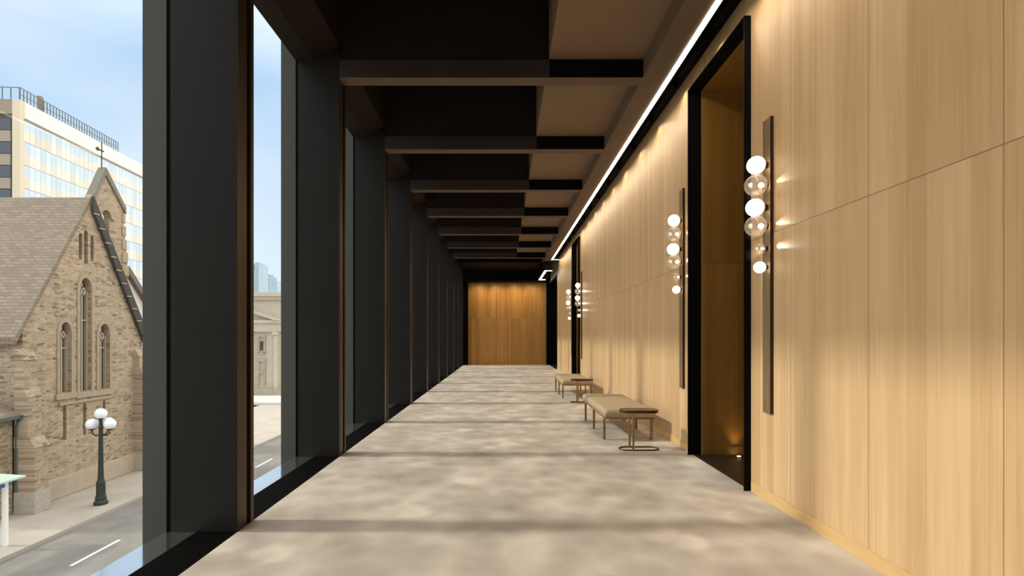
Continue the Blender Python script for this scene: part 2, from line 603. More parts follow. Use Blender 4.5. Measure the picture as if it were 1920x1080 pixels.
def copy_tree(o, parent=None):
    c = o.copy()
    COL.objects.link(c)
    c.parent = parent
    for ch in list(o.children):
        copy_tree(ch, c)
    return c


ORD = ['first', 'second', 'third', 'fourth', 'fifth', 'sixth', 'seventh', 'eighth', 'ninth', 'tenth', 'eleventh', 'twelfth', 'thirteenth', 'fourteenth', 'fifteenth', 'sixteenth', 'seventeenth']

# ================================================================== hall shell
XL, XG, XR = -2.1, -2.65, 2.48
Y0, YE = -6.0, 26.4
PITCH = 2.42
YK = [3.88 + PITCH * (k - 1) for k in range(-3, 11)]      # front faces of the fins
BEAM_Z, PANEL_Z, HEAD_Z, TOP_Z = 4.87, 5.10, 5.09, 6.05
SX = 1.80                                              # inner edge of the right soffit
PORT = [(4.905, 6.41), (15.75, 17.25)]                 # two portals in the wood wall
PH = 4.755
Y_END_WOOD = 22.4

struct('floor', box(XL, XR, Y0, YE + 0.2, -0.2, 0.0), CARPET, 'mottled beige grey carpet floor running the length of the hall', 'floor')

# ---- wood wall with the portal openings (one continuous wall of boxes)
bm = bmesh.new()
ys = [Y0, PORT[0][0], PORT[0][1], PORT[1][0], PORT[1][1], Y_END_WOOD]
for a, b in ((ys[0], ys[1]), (ys[2], ys[3]), (ys[4], ys[5])):
    bx(bm, XR, XR + 0.16, a, b, 0, TOP_Z)
for a, b in PORT:
    bx(bm, XR, XR + 0.16, a, b, PH, TOP_Z)
struct('wall_right', bm, OAK, 'pale oak plank panelled wall with thin panel joints', 'wall')

bm = bmesh.new()
for a, b in ((ys[0], ys[1]), (ys[2], ys[3]), (ys[4], ys[5])):
    bx(bm, XR - 0.012, XR - 0.0005, a + 0.02, b - 0.02, 0.001, 0.104)
struct('baseboard_right', bm, OAK_TRIM, 'low pale oak skirting along the foot of the wood wall', 'skirting board', bevel=0.002)

# ---- wall behind the camera and end wall
struct('wall_back', box(XG - 0.2, XR + 0.16, Y0 - 0.2, Y0, -0.2, TOP_Z), OAK_X, 'oak panelled wall behind the viewer', 'wall')
struct('wall_end', box(-1.87, 2.27, YE, YE + 0.15, 0, 4.6), OAK_X, 'oak plank wall coloured amber for warm light closing the far end of the hall', 'wall')

# ---- dark far corner: black wall beyond the glazing, end fascia, portal at far right
bm = bmesh.new()
bx(bm, XL - 0.6, -1.87, YE - 0.25, YE + 0.15, 0, TOP_Z)
struct('wall_left', bm, BLACK, 'black wall at the far left corner beyond the last window', 'wall')
bm = bmesh.new()
bx(bm, XL, XR + 0.2, 25.6, YE + 0.2, 4.42, TOP_Z)
bx(bm, XL, SX, 22.6, 25.6, 4.95, TOP_Z)
struct('trim_1', bm, BLACK, 'black lowered fascia above the far oak wall', 'ceiling trim')
bm = bmesh.new()
bx(bm, 1.78, 2.20, 21.75, 25.599, 4.46, 4.86)
struct('trim_2', bm, BLACK, 'black dropped ceiling box at the far right corner', 'ceiling trim')

# dark doorway at the far right
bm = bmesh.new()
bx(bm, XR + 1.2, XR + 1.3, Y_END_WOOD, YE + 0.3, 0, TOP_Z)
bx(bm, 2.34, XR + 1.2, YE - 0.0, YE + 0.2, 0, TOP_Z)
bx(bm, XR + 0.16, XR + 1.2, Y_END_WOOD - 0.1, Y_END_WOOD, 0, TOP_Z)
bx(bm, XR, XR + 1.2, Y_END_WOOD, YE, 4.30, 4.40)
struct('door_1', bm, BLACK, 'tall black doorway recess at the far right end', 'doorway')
struct('trim_3', box(2.27, 2.34, YE - 0.1, YE + 0.14, 0, 4.41), CEIL_PANEL, 'narrow bronze jamb beside the far oak wall', 'trim')
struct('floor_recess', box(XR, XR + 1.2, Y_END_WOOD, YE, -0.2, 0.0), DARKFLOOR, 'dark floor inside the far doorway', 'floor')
struct('wall_recess', box(XR, XR + 0.16, Y_END_WOOD, YE, 4.40, TOP_Z), flat('white_paint', (0.6, 0.58, 0.54)), 'white painted band above the far doorway', 'wall')

# ---- portals: black metal liner, oak lined passage
for i, (a, b) in enumerate(PORT):
    words = ['near', 'far'][i]
    d = thing('door_%d' % (i + 2), '%s tall black framed portal opening in the oak wall' % words, 'doorway', kind='structure')
    bm = bmesh.new()
    xa, xb, tk = 2.412, 2.585, 0.014
    bx(bm, xa, xb, a, a + tk, 0, PH)
    bx(bm, xa, xb, b - tk, b, 0, PH)
    bx(bm, xa, xb, a, b, PH - tk, PH)
    obj('liner', bm, BLACK, d, 0.0015)
    # passage
    bm = bmesh.new()
    xc = 4.4
    bx(bm, xb, xc, b - 0.03, b + 0.1, 0, PH + 0.1)
    bx(bm, xb, xc, a - 0.1, a + 0.03, 0, PH + 0.1)
    bx(bm, xb, xc, a, b, PH - 0.01, PH + 0.1)
    bx(bm, xc, xc + 0.1, a - 0.1, b + 0.1, 0, PH + 0.1)
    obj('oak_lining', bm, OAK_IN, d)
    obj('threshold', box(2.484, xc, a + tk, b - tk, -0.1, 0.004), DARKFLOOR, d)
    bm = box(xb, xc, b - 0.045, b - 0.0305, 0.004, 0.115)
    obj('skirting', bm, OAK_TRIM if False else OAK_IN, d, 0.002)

# ---- ceiling: dark cavity above, shallow brown coffers at right, right soffit, black track trough
struct('ceiling', box(XG - 0.2, XR + 0.16, Y0, YE + 0.2, TOP_Z, TOP_Z + 0.15), CEIL_BLACK, 'dark brown ceiling above the cross beams', 'ceiling')
struct('trim_4', box(SX, 2.166, Y0, 22.6, BEAM_Z, BEAM_Z + 0.4), CEIL_SOFFIT, 'brown flush soffit strip between coffers and light line', 'soffit')
struct('trim_5', box(2.166, XR - 0.0005, Y0, 21.75, 5.04, 5.14), BLACK, 'black recessed lighting trough along the top of the oak wall', 'lighting trough')
NB = 12
for k, y in enumerate(YK[:NB]):
    nm = '%s cross beam counted from behind the camera end' % ORD[k]
    bm = bmesh.new()
    bx(bm, XL, SX, y, y + 0.20, BEAM_Z, PANEL_Z)
    bmn = struct('ceiling_beam', bm, CEIL_DARK, 'dark brown ceiling beam, the ' + nm, 'ceiling beam')
    obj('black_face_strip', box(0.60, SX - 0.002, y - 0.006, y - 0.0005, BEAM_Z + 0.004, PANEL_Z - 0.002), BLACK, bmn)  # black strip over the right part of the beam front
    obj('web', box(XL, SX, y + 0.03, y + 0.17, PANEL_Z, TOP_Z), CEIL_BLACK, bmn)
    obj('soffit_face', box(XL, SX, y + 0.001, y + 0.199, BEAM_Z - 0.004, BEAM_Z - 0.0002), CEIL_SOFFIT, bmn)
for k in range(-1, NB - 1):
    ya = YK[k] + 0.2 if k >= 0 else Y0
    yb = YK[k + 1]
    bm = box(0.59, SX + 0.001, ya + 0.0005, yb - 0.0065, PANEL_Z, TOP_Z)
    struct('ceiling_panel', bm, CEIL_PANEL, 'shallow brown coffer panel in front of the %s cross beam' % ORD[k + 1], 'ceiling panel')

# ---- left side: fins, bulkhead, windows with floor sill and grille
bm = bmesh.new()
prism(bm, [(-2.65, HEAD_Z), (-2.42, HEAD_Z), (-2.1, 5.27), (-2.1, TOP_Z), (-2.66, TOP_Z), (-2.66, HEAD_Z)], 'y', Y0, YE)
struct('wall_bulkhead', bm, CEIL_BLACK, 'dark bulkhead above the window heads with a sloped soffit', 'wall')

for k, y in enumerate(YK[:14]):
    d = thing('column', 'black bronze window fin standing at the foot of the %s cross beam' % ORD[k], 'window fin', kind='structure')
    bm = bmesh.new()
    zt = 5.2
    bx(bm, XG + 0.022, XL - 0.004, y, y + 0.143, 0, zt)
    bx(bm, XG + 0.022, XL - 0.03, y + 0.143, y + 0.205, 0, zt)
    bx(bm, XG + 0.022, XL - 0.004, y + 0.205, y + 0.257, 0, zt)
    obj('fin_plate', bm, FIN, d, 0.002)
    bm = bmesh.new()
    bx(bm, XL - 0.0035, XL, y + 0.002, y + 0.141, 0, BEAM_Z + 0.3)
    bx(bm, XL - 0.0035, XL, y + 0.207, y + 0.255, 0, BEAM_Z + 0.3)
    obj('edge_strip', bm, BRONZE_EDGE, d)
    obj('outer_mullion', box(-2.85, XG - 0.012, y, y + 0.20, -0.1, TOP_Z + 0.1), flat('grey_mullion', (0.088, 0.086, 0.076), rough=0.5, metal=0.0, spec=0.2) if k == 0 else bpy.data.materials['grey_mullion'], d)
    bm = box(XG - 0.012, XG + 0.022, y + 0.012, y + 0.24, 0, HEAD_Z)
    obj('gasket', bm, BLACK, d)
ya_prev = Y0
for k in range(0, 14):
    yb = YK[k] if k < 14 else None
    if yb is None:
        break
    ya = Y0 if k == 0 else YK[k - 1] + 0.257
    w = thing('window_%d' % (k + 1), 'full height glass window in front of the %s fin' % ORD[k], 'window', kind='structure')
    obj('pane', box(XG - 0.004, XG + 0.004, ya - 0.01, yb + 0.01, 0.004, HEAD_Z), GLASS, w)
    obj('sill', box(XG - 0.02, -2.425, ya, yb, -0.12, 0.0), SILL, w)
    bm = bmesh.new()
    n = 14
    bx(bm, -2.425, XL, ya, yb, -0.12, -0.03)
    for j in range(n):
        x = -2.420 + j * (0.315 / n)
        bx(bm, x, x + 0.012, ya, yb, -0.03, -0.0005)
    obj('floor_grille', bm, GRILLE, w)
# edge angle of carpet and slab below windows
struct('floor_edge', box(-2.85, XL - 0.001, Y0, YE + 0.2, -0.5, -0.121), BLACK, 'dark slab edge below the floor grille', 'floor')
bm = bmesh.new()
for k in range(14):
    bx(bm, XG - 0.02, XL, YK[k], YK[k] + 0.257, -0.12, -0.0005)
bx(bm, XG - 0.02, XL, YK[13] + 0.257, YE + 0.2, -0.12, -0.0005)
struct('floor_strip', bm, GRILLE, 'black floor strip under the window fins', 'floor')

# ================================================================== linear lights and track
lt = thing('linear_ceiling_light', 'long continuous glowing light line along the ceiling edge', 'ceiling light')
bm = bmesh.new()
bx(bm, 2.108, 2.166, Y0 + 0.05, 21.36, BEAM_Z - 0.006, BEAM_Z - 0.0005)
bx(bm, 2.166, 2.44, 21.30, 21.36, BEAM_Z - 0.006, BEAM_Z - 0.0005)
obj('diffuser', bm, LED, lt)
bm = bmesh.new()
bx(bm, 2.166, 2.172, Y0 + 0.05, 21.36, BEAM_Z - 0.008, 5.0399)
bx(bm, 2.172, 2.44, 21.24, 21.36, BEAM_Z, BEAM_Z + 0.02)
obj('channel', bm, BLACK, lt)
lt = thing('linear_ceiling_light', 'short glowing bracket-shaped light line under the far black ceiling box', 'ceiling light')
bm = bmesh.new()
zz = 4.453
bx(bm, 1.85, 1.95, 21.80, 25.45, zz, zz + 0.006)
bx(bm, 1.95, 2.19, 21.80, 21.92, zz, zz + 0.006)
bx(bm, 1.95, 2.19, 25.20, 25.45, zz, zz + 0.006)
obj('diffuser', bm, LED2, lt)

trk = tag(obj('lighting_track', box(2.335, 2.375, Y0 + 0.1, 21.2, 5.015, 5.0395), BLACK), 'black lighting track running inside the trough above the oak wall', 'lighting track')


def spotlight(y, i):
    t = thing('track_spotlight', 'black track spotlight over the oak wall, %s from the viewer' % ORD[i] if 0 <= i < 17 else 'black track spotlight', 'spotlight', (2.355, y, 5.0145), 'track spotlights over the oak wall')
    bm = bmesh.new()
    bx(bm, -0.017, 0.017, -0.09, 0.09, -0.030, 0.0)
    obj('adapter', bm, BLACK, t, 0.002)
    bm = bmesh.new()
    lathe(bm, [(0.020, -0.031), (0.028, -0.036), (0.028, -0.10), (0.024, -0.105)], seg=16)
    obj('lamp_head', bm, BLACK, t, smooth=False)
    ld = bpy.data.lights.get('wall_washer') or bpy.data.lights.new('wall_washer', 'SPOT')
    ld.energy = WASH
    ld.spot_size = R(150)
    ld.spot_blend = 0.9
    ld.shadow_soft_size = 0.03
    ld.color = (1.0, 0.83, 0.60)
    lo = bpy.data.objects.new('spot_beam', ld)
    COL.objects.link(lo)
    lo.parent = t
    lo.location = (0, 0, -0.115)
    lo.rotation_euler = Vector((0.22, 0, -1)).to_track_quat('-Z', 'Y').to_euler()
    return t


WASH = 5.0
SY = [y for y in [-5.2 + 1.08 * i for i in range(25)] if y < 21.1]
first_vis = None
for iy, y in enumerate(SY):
    n = sum(1 for q in SY if 3.9 < q <= y) - 1
    t = spotlight(y, n)
    if n < 0:
        t['label'] = 'black track spotlight over the oak wall, %s out from the back wall' % ORD[iy]


# ================================================================== sconces
GLOBES = [  # px y, radius, clear?, x centre
    (309.8, 0.081, False, 2.352), (347.4, 0.097, True, 2.348), (389.2, 0.081, False, 2.342),
    (423.9, 0.095, True, 2.348), (466.3, 0.050, True, 2.384), (501.3, 0.054, False, 2.386)]


def sconce(y, label):
    t = thing('wall_sconce', label, 'wall light', (XR, y, 0), 'vertical brass globe sconces on the oak wall')
    ztop, zbot = 3.565, 0.835
    obj('backplate', box(-0.030, -0.001, -0.060, 0.060, zbot, ztop), [BAR], t, 0.0015)
    bm = bmesh.new()
    bx(bm, -0.0305, -0.0008, -0.0635, -0.0602, zbot - 0.003, ztop + 0.003)
    bx(bm, -0.0305, -0.0008, 0.0602, 0.0635, zbot - 0.003, ztop + 0.003)
    obj('side_edge', bm, BARSIDE, t)
    for py, r, clear, cx in GLOBES:
        z = EYE + (630 - py) * 4.56 / F
        x = cx - XR
        sx = -0.030
        bm = bmesh.new()
        rs = 0.030 if r > 0.06 else 0.022
        lathe(bm, [(rs, sx - 0.0005), (rs, min(sx - 0.02, x + r * 0.86)), (rs * 0.85, min(sx - 0.024, x + r * 0.84))], (0, 0, z), 20, 'x')
        obj('socket', bm, BARSIDE, t, smooth=False)
        g = obj('clear_globe' if clear else 'opal_globe', ball(bmesh.new(), (x, 0, z), r), CLEAR if clear else OPAL, t, smooth=True)
        g['label'] = 'clear glass globe' if clear else 'glowing opal glass globe'
        if clear:
            bb = ball(bmesh.new(), (x + r * 0.52, 0, z), r * 0.26, 14, 10)
            obj('bulb', bb, BULB, g, smooth=True)
            for s in (-1, 1):
                ld = bpy.data.lights.get('globe_side_beam') or bpy.data.lights.new('globe_side_beam', 'SPOT')
                ld.energy = 4.0
                ld.spot_size = R(30)
                ld.spot_blend = 0.8
                ld.shadow_soft_size = 0.008
                ld.color = (1.0, 0.85, 0.66)
                lo = bpy.data.objects.new('side_beam', ld)
                COL.objects.link(lo)
                lo.parent = t
                lo.location = (-0.019, s * 0.073, z)
                lo.rotation_euler = Vector((0.12, s, 0)).to_track_quat('-Z', 'Z').to_euler()
    return t


sconce(4.56, 'vertical brass sconce of six globes right of the near portal, largest in view')
sconce(6.75, 'vertical brass sconce of six globes between the near portal and the near bench')
sconce(15.40, 'vertical brass sconce of six globes on the near side of the far portal')
sconce(17.60, 'small looking brass globe sconce just beyond the far portal')


# ================================================================== benches and side tables
def bench(loc, label):
    W, L = 0.74, 2.04
    t = thing('upholstered_bench', label, 'bench', loc, 'upholstered benches along the oak wall')
    # seat cushion as a crowned grid with three cross seams
    bm = bmesh.new()
    nx, ny = 26, 76
    z0, zt = 0.352, 0.462
    rr = 0.030

    def hgt(u, v):
        ex = min(u, W - u)
        ey = min(v, L - v)
        z = zt + 0.022 * (1 - (2 * u / W - 1) ** 2) * (1 - (2 * v / L - 1) ** 6)
        for e in (ex, ey):
            if e < rr:
                z -= rr - math.sqrt(max(0, rr * rr - (rr - e) ** 2))
        for s in (1, 2, 3):
            q = abs(v - L * s / 4)
            z -= 0.007 * math.exp(-(q / 0.012) ** 2)
        return z
    def spread(i, n, T):
        a = i / n
        return T * (0.5 - 0.5 * math.cos(PI * a)) * 0.35 + T * a * 0.65
    grid = []
    for i in range(nx + 1):
        row = []
        for j in range(ny + 1):
            u, v = spread(i, nx, W), spread(j, ny, L)
            row.append(bm.verts.new((u, v, hgt(u, v))))
        grid.append(row)
    for i in range(nx):
        for j in range(ny):
            bm.faces.new([grid[i][j], grid[i + 1][j], grid[i + 1][j + 1], grid[i][j + 1]])
    edge = [grid[i][0] for i in range(nx + 1)] + [grid[nx][j] for j in range(1, ny + 1)] + [grid[i][ny] for i in range(nx - 1, -1, -1)] + [grid[0][j] for j in range(ny - 1, 0, -1)]
    low = [bm.verts.new((v.co.x, v.co.y, z0)) for v in edge]
    n = len(edge)
    for i in range(n):
        bm.faces.new([edge[i], low[i], low[(i + 1) % n], edge[(i + 1) % n]])
    bm.faces.new(low)
    bmesh.ops.recalc_face_normals(bm, faces=bm.faces)
    obj('seat', bm, UPHOL, t, smooth=True)
    bm = bmesh.new()
    bx(bm, 0.005, 0.030, 0.01, L - 0.01, 0.325, 0.3515)
    bx(bm, W - 0.030, W - 0.005, 0.01, L - 0.01, 0.325, 0.3515)
    bx(bm, 0.030, W - 0.030, 0.01, 0.035, 0.325, 0.3515)
    bx(bm, 0.030, W - 0.030, L - 0.035, L - 0.01, 0.325, 0.3515)
    bx(bm, 0.030, W - 0.030, L / 2 - 0.012, L / 2 + 0.012, 0.325, 0.3515)
    obj('seat_frame', bm, BRASS, t, 0.002)
    for sx_ in (0.018, W - 0.018):
        for v in (0.14, 0.98, 1.80):
            bm = bmesh.new()
            bx(bm, sx_ - 0.017, sx_ + 0.017, v - 0.017, v + 0.017, 0.0005, 0.3245)
            obj('leg', bm, BRASS, t, 0.003)
    return t


def stadium(x0, x1, y0, y1, n=12):
    r = (y1 - y0) / 2
    cy = (y0 + y1) / 2
    pts = []
    for i in range(n + 1):
        a = -PI / 2 + PI * i / n
        pts.append((x1 - r + r * math.cos(a), cy + r * math.sin(a)))
    for i in range(n + 1):
        a = PI / 2 + PI * i / n
        pts.append((x0 + r + r * math.cos(a), cy + r * math.sin(a)))
    return pts


def side_table(loc, label):
    t = thing('side_table', label, 'side table', loc, 'bronze side tables in front of the benches')
    h = 0.545
    top = stadium(0, 0.53, -0.12, 0.12)
    bm = bmesh.new()
    prism(bm, [p for p in top], 'z', h - 0.012, h - 0.003)
    obj('table_top', bm, BRASS_DK, t, 0.001)
    bm = bmesh.new()
    inner = stadium(0.008, 0.522, -0.112, 0.112)
    prism(bm, top, 'z', h - 0.038, h, holes=[inner])
    obj('rim', bm, BRASS_DK, t)
    bm = bmesh.new()
    tube(bm, [(p[0], p[1], 0.010) for p in stadium(0.0, 0.53, -0.10, 0.10)], 0.0095, 8, closed=True)
    obj('base_loop', bm, BRASS_DK, t, smooth=True)
    for yy in (-0.10, 0.10):
        bm = bmesh.new()
        lathe(bm, [(0.0145, 0.002), (0.0145, h - 0.0125)], (0.165, yy, 0), 14)
        obj('post', bm, BRASS, t)
    return t


bench((1.50, 7.21, 0), 'long beige upholstered bench on brass legs, the nearer one')
bench((1.475, 12.08, 0), 'long beige upholstered bench on brass legs, the farther one')
side_table((1.595, 6.72, 0), 'bronze side table on a looped base at the near end of the nearer bench')
side_table((1.575, 11.45, 0), 'bronze side table on a looped base between the two benches')

for i, x in enumerate((-1.3, -0.35, 0.6, 1.5)):  # lights added to brighten the far oak wall, no fixture seen there
    t = thing('added_end_light', 'small added fill light in the far black ceiling, %s from the window side' % ORD[i], 'ceiling light', (x, 25.72, 4.42), 'added fill lights before the far oak wall')
    bm = bmesh.new()
    lathe(bm, [(0.05, -0.006), (0.05, -0.0005)], seg=20)
    obj('ring', bm, BLACK, t)
    ld = bpy.data.lights.get('end_wall_fill') or bpy.data.lights.new('end_wall_fill', 'SPOT')
    ld.energy = 36.0
    ld.spot_size = R(150)
    ld.spot_blend = 0.9
    ld.shadow_soft_size = 0.04
    ld.color = (1.0, 0.76, 0.46)
    lo = bpy.data.objects.new('end_fill_beam', ld)
    COL.objects.link(lo)
    lo.parent = t
    lo.location = (0, 0, -0.02)
    lo.rotation_euler = Vector((0, 0.25, -1)).to_track_quat('-Z', 'Y').to_euler()

# floor uplights inside the portals
for i, (a, b) in enumerate(PORT):
    t = thing('floor_uplight', 'tiny recessed floor light glowing inside the %s portal' % ['near', 'far'][i], 'floor light', (3.02, b - 0.13, 0.0045))
    bm = bmesh.new()
    lathe(bm, [(0.034, 0.0), (0.034, 0.005)], seg=20)
    obj('ring', bm, BRASS_DK, t)
    bm = bmesh.new()
    lathe(bm, [(0.022, 0.0052), (0.022, 0.0075)], seg=16)
    obj('lens', bm, emit('uplight_lens', (1.0, 0.75, 0.45), 14) if i == 0 else bpy.data.materials['uplight_lens'], t)
    ld = bpy.data.lights.new('uplight', 'SPOT')
    ld.energy = 4.0
    ld.spot_size = R(70)
    ld.spot_blend = 1.0
    ld.shadow_soft_size = 0.02
    ld.color = (1.0, 0.62, 0.25)
    lo = bpy.data.objects.new('uplight_beam', ld)
    COL.objects.link(lo)
    lo.parent = t
    lo.location = (0, 0, 0.02)
    lo.rotation_euler = Vector((0, 0.12, 1)).to_track_quat('-Z', 'Y').to_euler()

# ================================================================== the street outside
G = -5.85
ASPHALT = flat('grey_asphalt', (0.215, 0.20, 0.185), rough=0.9, noise=0.12, scale=1.2)
CONC = flat('pale_concrete_paving', (0.43, 0.385, 0.335), rough=0.9, noise=0.08, scale=0.9)
KERB = flat('kerb_stone', (0.40, 0.37, 0.33), rough=0.9, noise=0.05)
PAINT = flat('white_road_paint', (0.80, 0.78, 0.72), rough=0.8)
struct('road', box(-16.7, -5.0, -30, 95, G - 0.4, G - 0.13), ASPHALT, 'grey asphalt street below the windows', 'road')
struct('sidewalk', box(-26, -16.85, -30, 120, G - 0.4, G), CONC, 'pale concrete sidewalk beside the church', 'sidewalk')
struct('kerb', box(-16.85, -16.7, -30, 95, G - 0.4, G + 0.003), KERB, 'stone kerb between sidewalk and street', 'kerb')
struct('pavement', box(-5.0, -2.0, -30, 95, G - 0.4, G), CONC, 'sidewalk at the foot of this building', 'sidewalk')
struct('ground', box(-400, 300, -60, 900, G - 0.6, G - 0.41), CONC, 'distant city ground', 'ground')
bm = bmesh.new()
for y in [-1.93 + 6.0 * j for j in range(14)]:
    bx(bm, -14.22, -14.10, y, y + 2.05, G - 0.1299, G - 0.125)
struct('road_marking', bm, PAINT, 'white dashed centre line on the street', 'road marking')

# ---------------------------------------------------------------- church
ST_Y = stone_wall('rubble_stone_gable', 'Y')
ST_X = stone_wall('rubble_stone_flank', 'X')
ASH = flat('dressed_limestone', (0.37, 0.295, 0.21), rough=0.85, noise=0.12, scale=5)
PLINTH = flat('stone_plinth', (0.42, 0.345, 0.26), rough=0.9, noise=0.08, scale=2)
SLATE = shingles('weathered_shingle_roof', 'X', 'Z', 0.15)
SLATE2 = shingles('weathered_shingle_annex', 'Y', 'Z', 0.14)
DKWOOD = flat('dark_weathered_timber', (0.055, 0.055, 0.048), rough=0.8, noise=0.2)
LEAD = flat('green_grey_gutter_metal', (0.10, 0.12, 0.11), rough=0.6, metal=0.3)
STAINED = flat('dark_leaded_glass', (0.055, 0.06, 0.06), rough=0.25, noise=0.5, scale=9)

CX = -20.3


def cy_(px, X=CX):          # along the street from an image column on the plane x = X
    return -X * F / (943 - px)


def cz_(px, py, X=CX):
    return EYE + (-X) * (630 - py) / (943 - px)


def lancet(yc, w, z0, z1, n=6):
    """pointed arch outline in (y, z)"""
    h = w * 0.9
    pts = [(yc - w / 2, z0), (yc + w / 2, z0), (yc + w / 2, z1 - h)]
    for i in range(1, n):
        a = i / n
        pts.append((yc + w / 2 * math.cos(a * PI / 2) ** 0.9, z1 - h + h * math.sin(a * PI / 2) ** 1.1))
    pts.append((yc, z1))
    for i in range(n - 1, 0, -1):
        a = i / n
        pts.append((yc - w / 2 * math.cos(a * PI / 2) ** 0.9, z1 - h + h * math.sin(a * PI / 2) ** 1.1))
    pts.append((yc - w / 2, z1 - h))
    return pts


church = thing('church', 'brown rubble stone church gable with lancet windows and a bellcote', 'church')
APEX = (24.15, 8.02)
YA, YB, EAVE = 20.73, 27.6, 1.72
WIN = []   # (yc, w, z0, z1, big)
for x0, x1, yt, yb in ((111, 133, 604, 736), (149, 171, 521, 733), (185, 205, 607, 729)):
    xm = (x0 + x1) / 2
    WIN.append((cy_(xm), cy_(x1) - cy_(x0), cz_(xm, yb), cz_(xm, yt), True))
for x0, x1, yt, yb in ((148, 154, 437, 486), (158, 165, 432, 494), (170, 176, 442, 490)):
    xm = (x0 + x1) / 2
    WIN.append((cy_(xm), cy_(x1) - cy_(x0), cz_(xm, yb), cz_(xm, yt), False))
for x0, x1, yt, yb in ((117, 126, 760, 825), (155, 163, 755, 815), (192, 199, 750, 783)):
    xm = (x0 + x1) / 2
    WIN.append((cy_(xm), (cy_(x1) - cy_(x0)) * 0.7, cz_(xm, yb), cz_(xm, yt), False))
bm = bmesh.new()
prism(bm, [(YA, G - 0.3), (YB, G - 0.3), (YB, EAVE), APEX, (YA, EAVE)], 'x', CX - 0.5, CX, holes=[lancet(a, b, c, d) for a, b, c, d, e in WIN])
obj('gable_wall', bm, ST_Y, church)
bm = bmesh.new()
bx(bm, CX - 16, CX - 0.5, YA, YA + 0.4, G - 0.3, EAVE)
bx(bm, CX - 16, CX - 0.5, YB - 0.4, YB, G - 0.3, EAVE)
obj('flank_wall', bm, ST_X, church)
# plinth course
obj('plinth', box(CX - 0.1, CX + 0.12, YA + 0.9, YB, G + 0.001, G + 0.95), PLINTH, church, 0.04)
# windows: surround, glass, mullion tracery
for a, b, c, d, big in WIN:
    w = obj('lancet_window', prism(bmesh.new(), lancet(a, b * 0.999, c + 0.001, d - 0.001), 'x', CX - 0.34, CX - 0.30), STAINED, church)
    if big:
        out = lancet(a, b * 1.42, c - 0.02, d + 0.22)
        obj('surround', prism(bmesh.new(), out, 'x', CX + 0.001, CX + 0.05, holes=[lancet(a, b, c, d)]), ASH, w)
        m = bmesh.new()
        bx(m, CX - 0.295, CX - 0.16, a - 0.035, a + 0.035, c + 0.01, d - b * 0.35)
        for s in (-1, 1):
            bx(m, CX - 0.295, CX - 0.16, a + s * b * 0.45 - 0.03, a + s * b * 0.45 + 0.03, c + 0.01, d - b * 0.95)
        prism(m, [(a + 0.16 * b * math.cos(q) * 2, d - b * 0.95 + 0.16 * b * math.sin(q) * 2) for q in [2 * PI * j / 14 for j in range(14)]], 'x', CX - 0.295, CX - 0.16,
              holes=[[(a + 0.10 * b * math.cos(q) * 2, d - b * 0.95 + 0.10 * b * math.sin(q) * 2) for q in [2 * PI * j / 14 for j in range(14)]]])
        zr = c + (d - c) * 0.62
        bx(m, CX - 0.295, CX - 0.18, a - b * 0.45, a + b * 0.45, zr, zr + 0.06)
        obj('tracery', m, flat('pale_tracery_stone', (0.46, 0.39, 0.30), rough=0.8) if 'pale_tracery_stone' not in bpy.data.materials else bpy.data.materials['pale_tracery_stone'], w)
        obj('sill', box(CX + 0.001, CX + 0.10, a - b * 0.85, a + b * 0.85, c - 0.30, c - 0.03), ASH, w, 0.01)
obj('string_course', box(CX + 0.001, CX + 0.12, cy_(108), cy_(207), cz_(150, 752) - 0.06, cz_(150, 752) + 0.06), ASH, church, 0.01)

# roof slopes with overhanging verge and bargeboard
sl = Vector((0, APEX[0] - YA, APEX[1] - EAVE)).normalized()
th = 0.22
for side, ye in ((-1, YA), (1, YB)):
    e = (ye + side * 0.30, EAVE - 0.30 * (APEX[1] - EAVE) / abs(APEX[0] - ye))
    poly = [(e[0], e[1] + 0.02), (APEX[0], APEX[1] + 0.02), (APEX[0], APEX[1] + th * 1.6), (e[0] + side * 0.02, e[1] + th * 1.4)]
    obj('roof', prism(bmesh.new(), poly, 'x', CX - 16, CX + (0.02 if side < 0 else 0.05)), SLATE, church)
e = (YB + 0.45, EAVE - 0.45 * (APEX[1] - EAVE) / (YB - APEX[0]))
m = bmesh.new()
prism(m, [(APEX[0] - 0.02, APEX[1] - 0.30), (APEX[0] - 0.02, APEX[1] + 0.42), (e[0], e[1] + 0.36), (e[0] - 0.12, e[1] - 0.38)], 'x', CX + 0.055, CX + 0.20)
bg = obj('bargeboard', m, DKWOOD, church, 0.01)
for j in range(11):
    f = (j + 0.5) / 11
    yy = APEX[0] + (e[0] - APEX[0]) * f
    zz2 = APEX[1] + (e[1] - APEX[1]) * f
    obj('bracket', box(CX + 0.205, CX + 0.25, yy - 0.24, yy + 0.08, zz2 - 0.16, zz2 - 0.10), ASH, bg)
# gable corner buttresses
for yc0, yc1, tiers in ((cy_(45, -19.9), cy_(80, -19.7), ((0.85, 1.0, -3.1), (0.55, -3.1, -1.0), (0.35, -1.0, 0.55))), (27.0, 28.3, ((0.9, 1.0, -2.9), (0.55, -2.9, -0.6), (0.3, -0.6, 0.4)))):
    m = bmesh.new()
    zlo = G + 0.9
    for dpt, _, zt in tiers:
        bx(m, CX + 0.001, CX + dpt, yc0, yc1, zlo, zt)
        prism(m, [(CX + 0.001, zt), (CX + dpt + 0.04, zt), (CX + dpt - 0.2, zt + 0.40), (CX + 0.001, zt + 0.45)], 'y', yc0 - 0.03, yc1 + 0.03)
        zlo = zt
    bt = obj('buttress', m, ST_Y, church)
    obj('base_stone', box(CX + 0.001, CX + tiers[0][0] + 0.06, yc0 - 0.05, yc1 + 0.05, G + 0.001, G + 0.9), flat('grey_base_stone', (0.42, 0.38, 0.33), rough=0.9, noise=0.1), bt, 0.02)

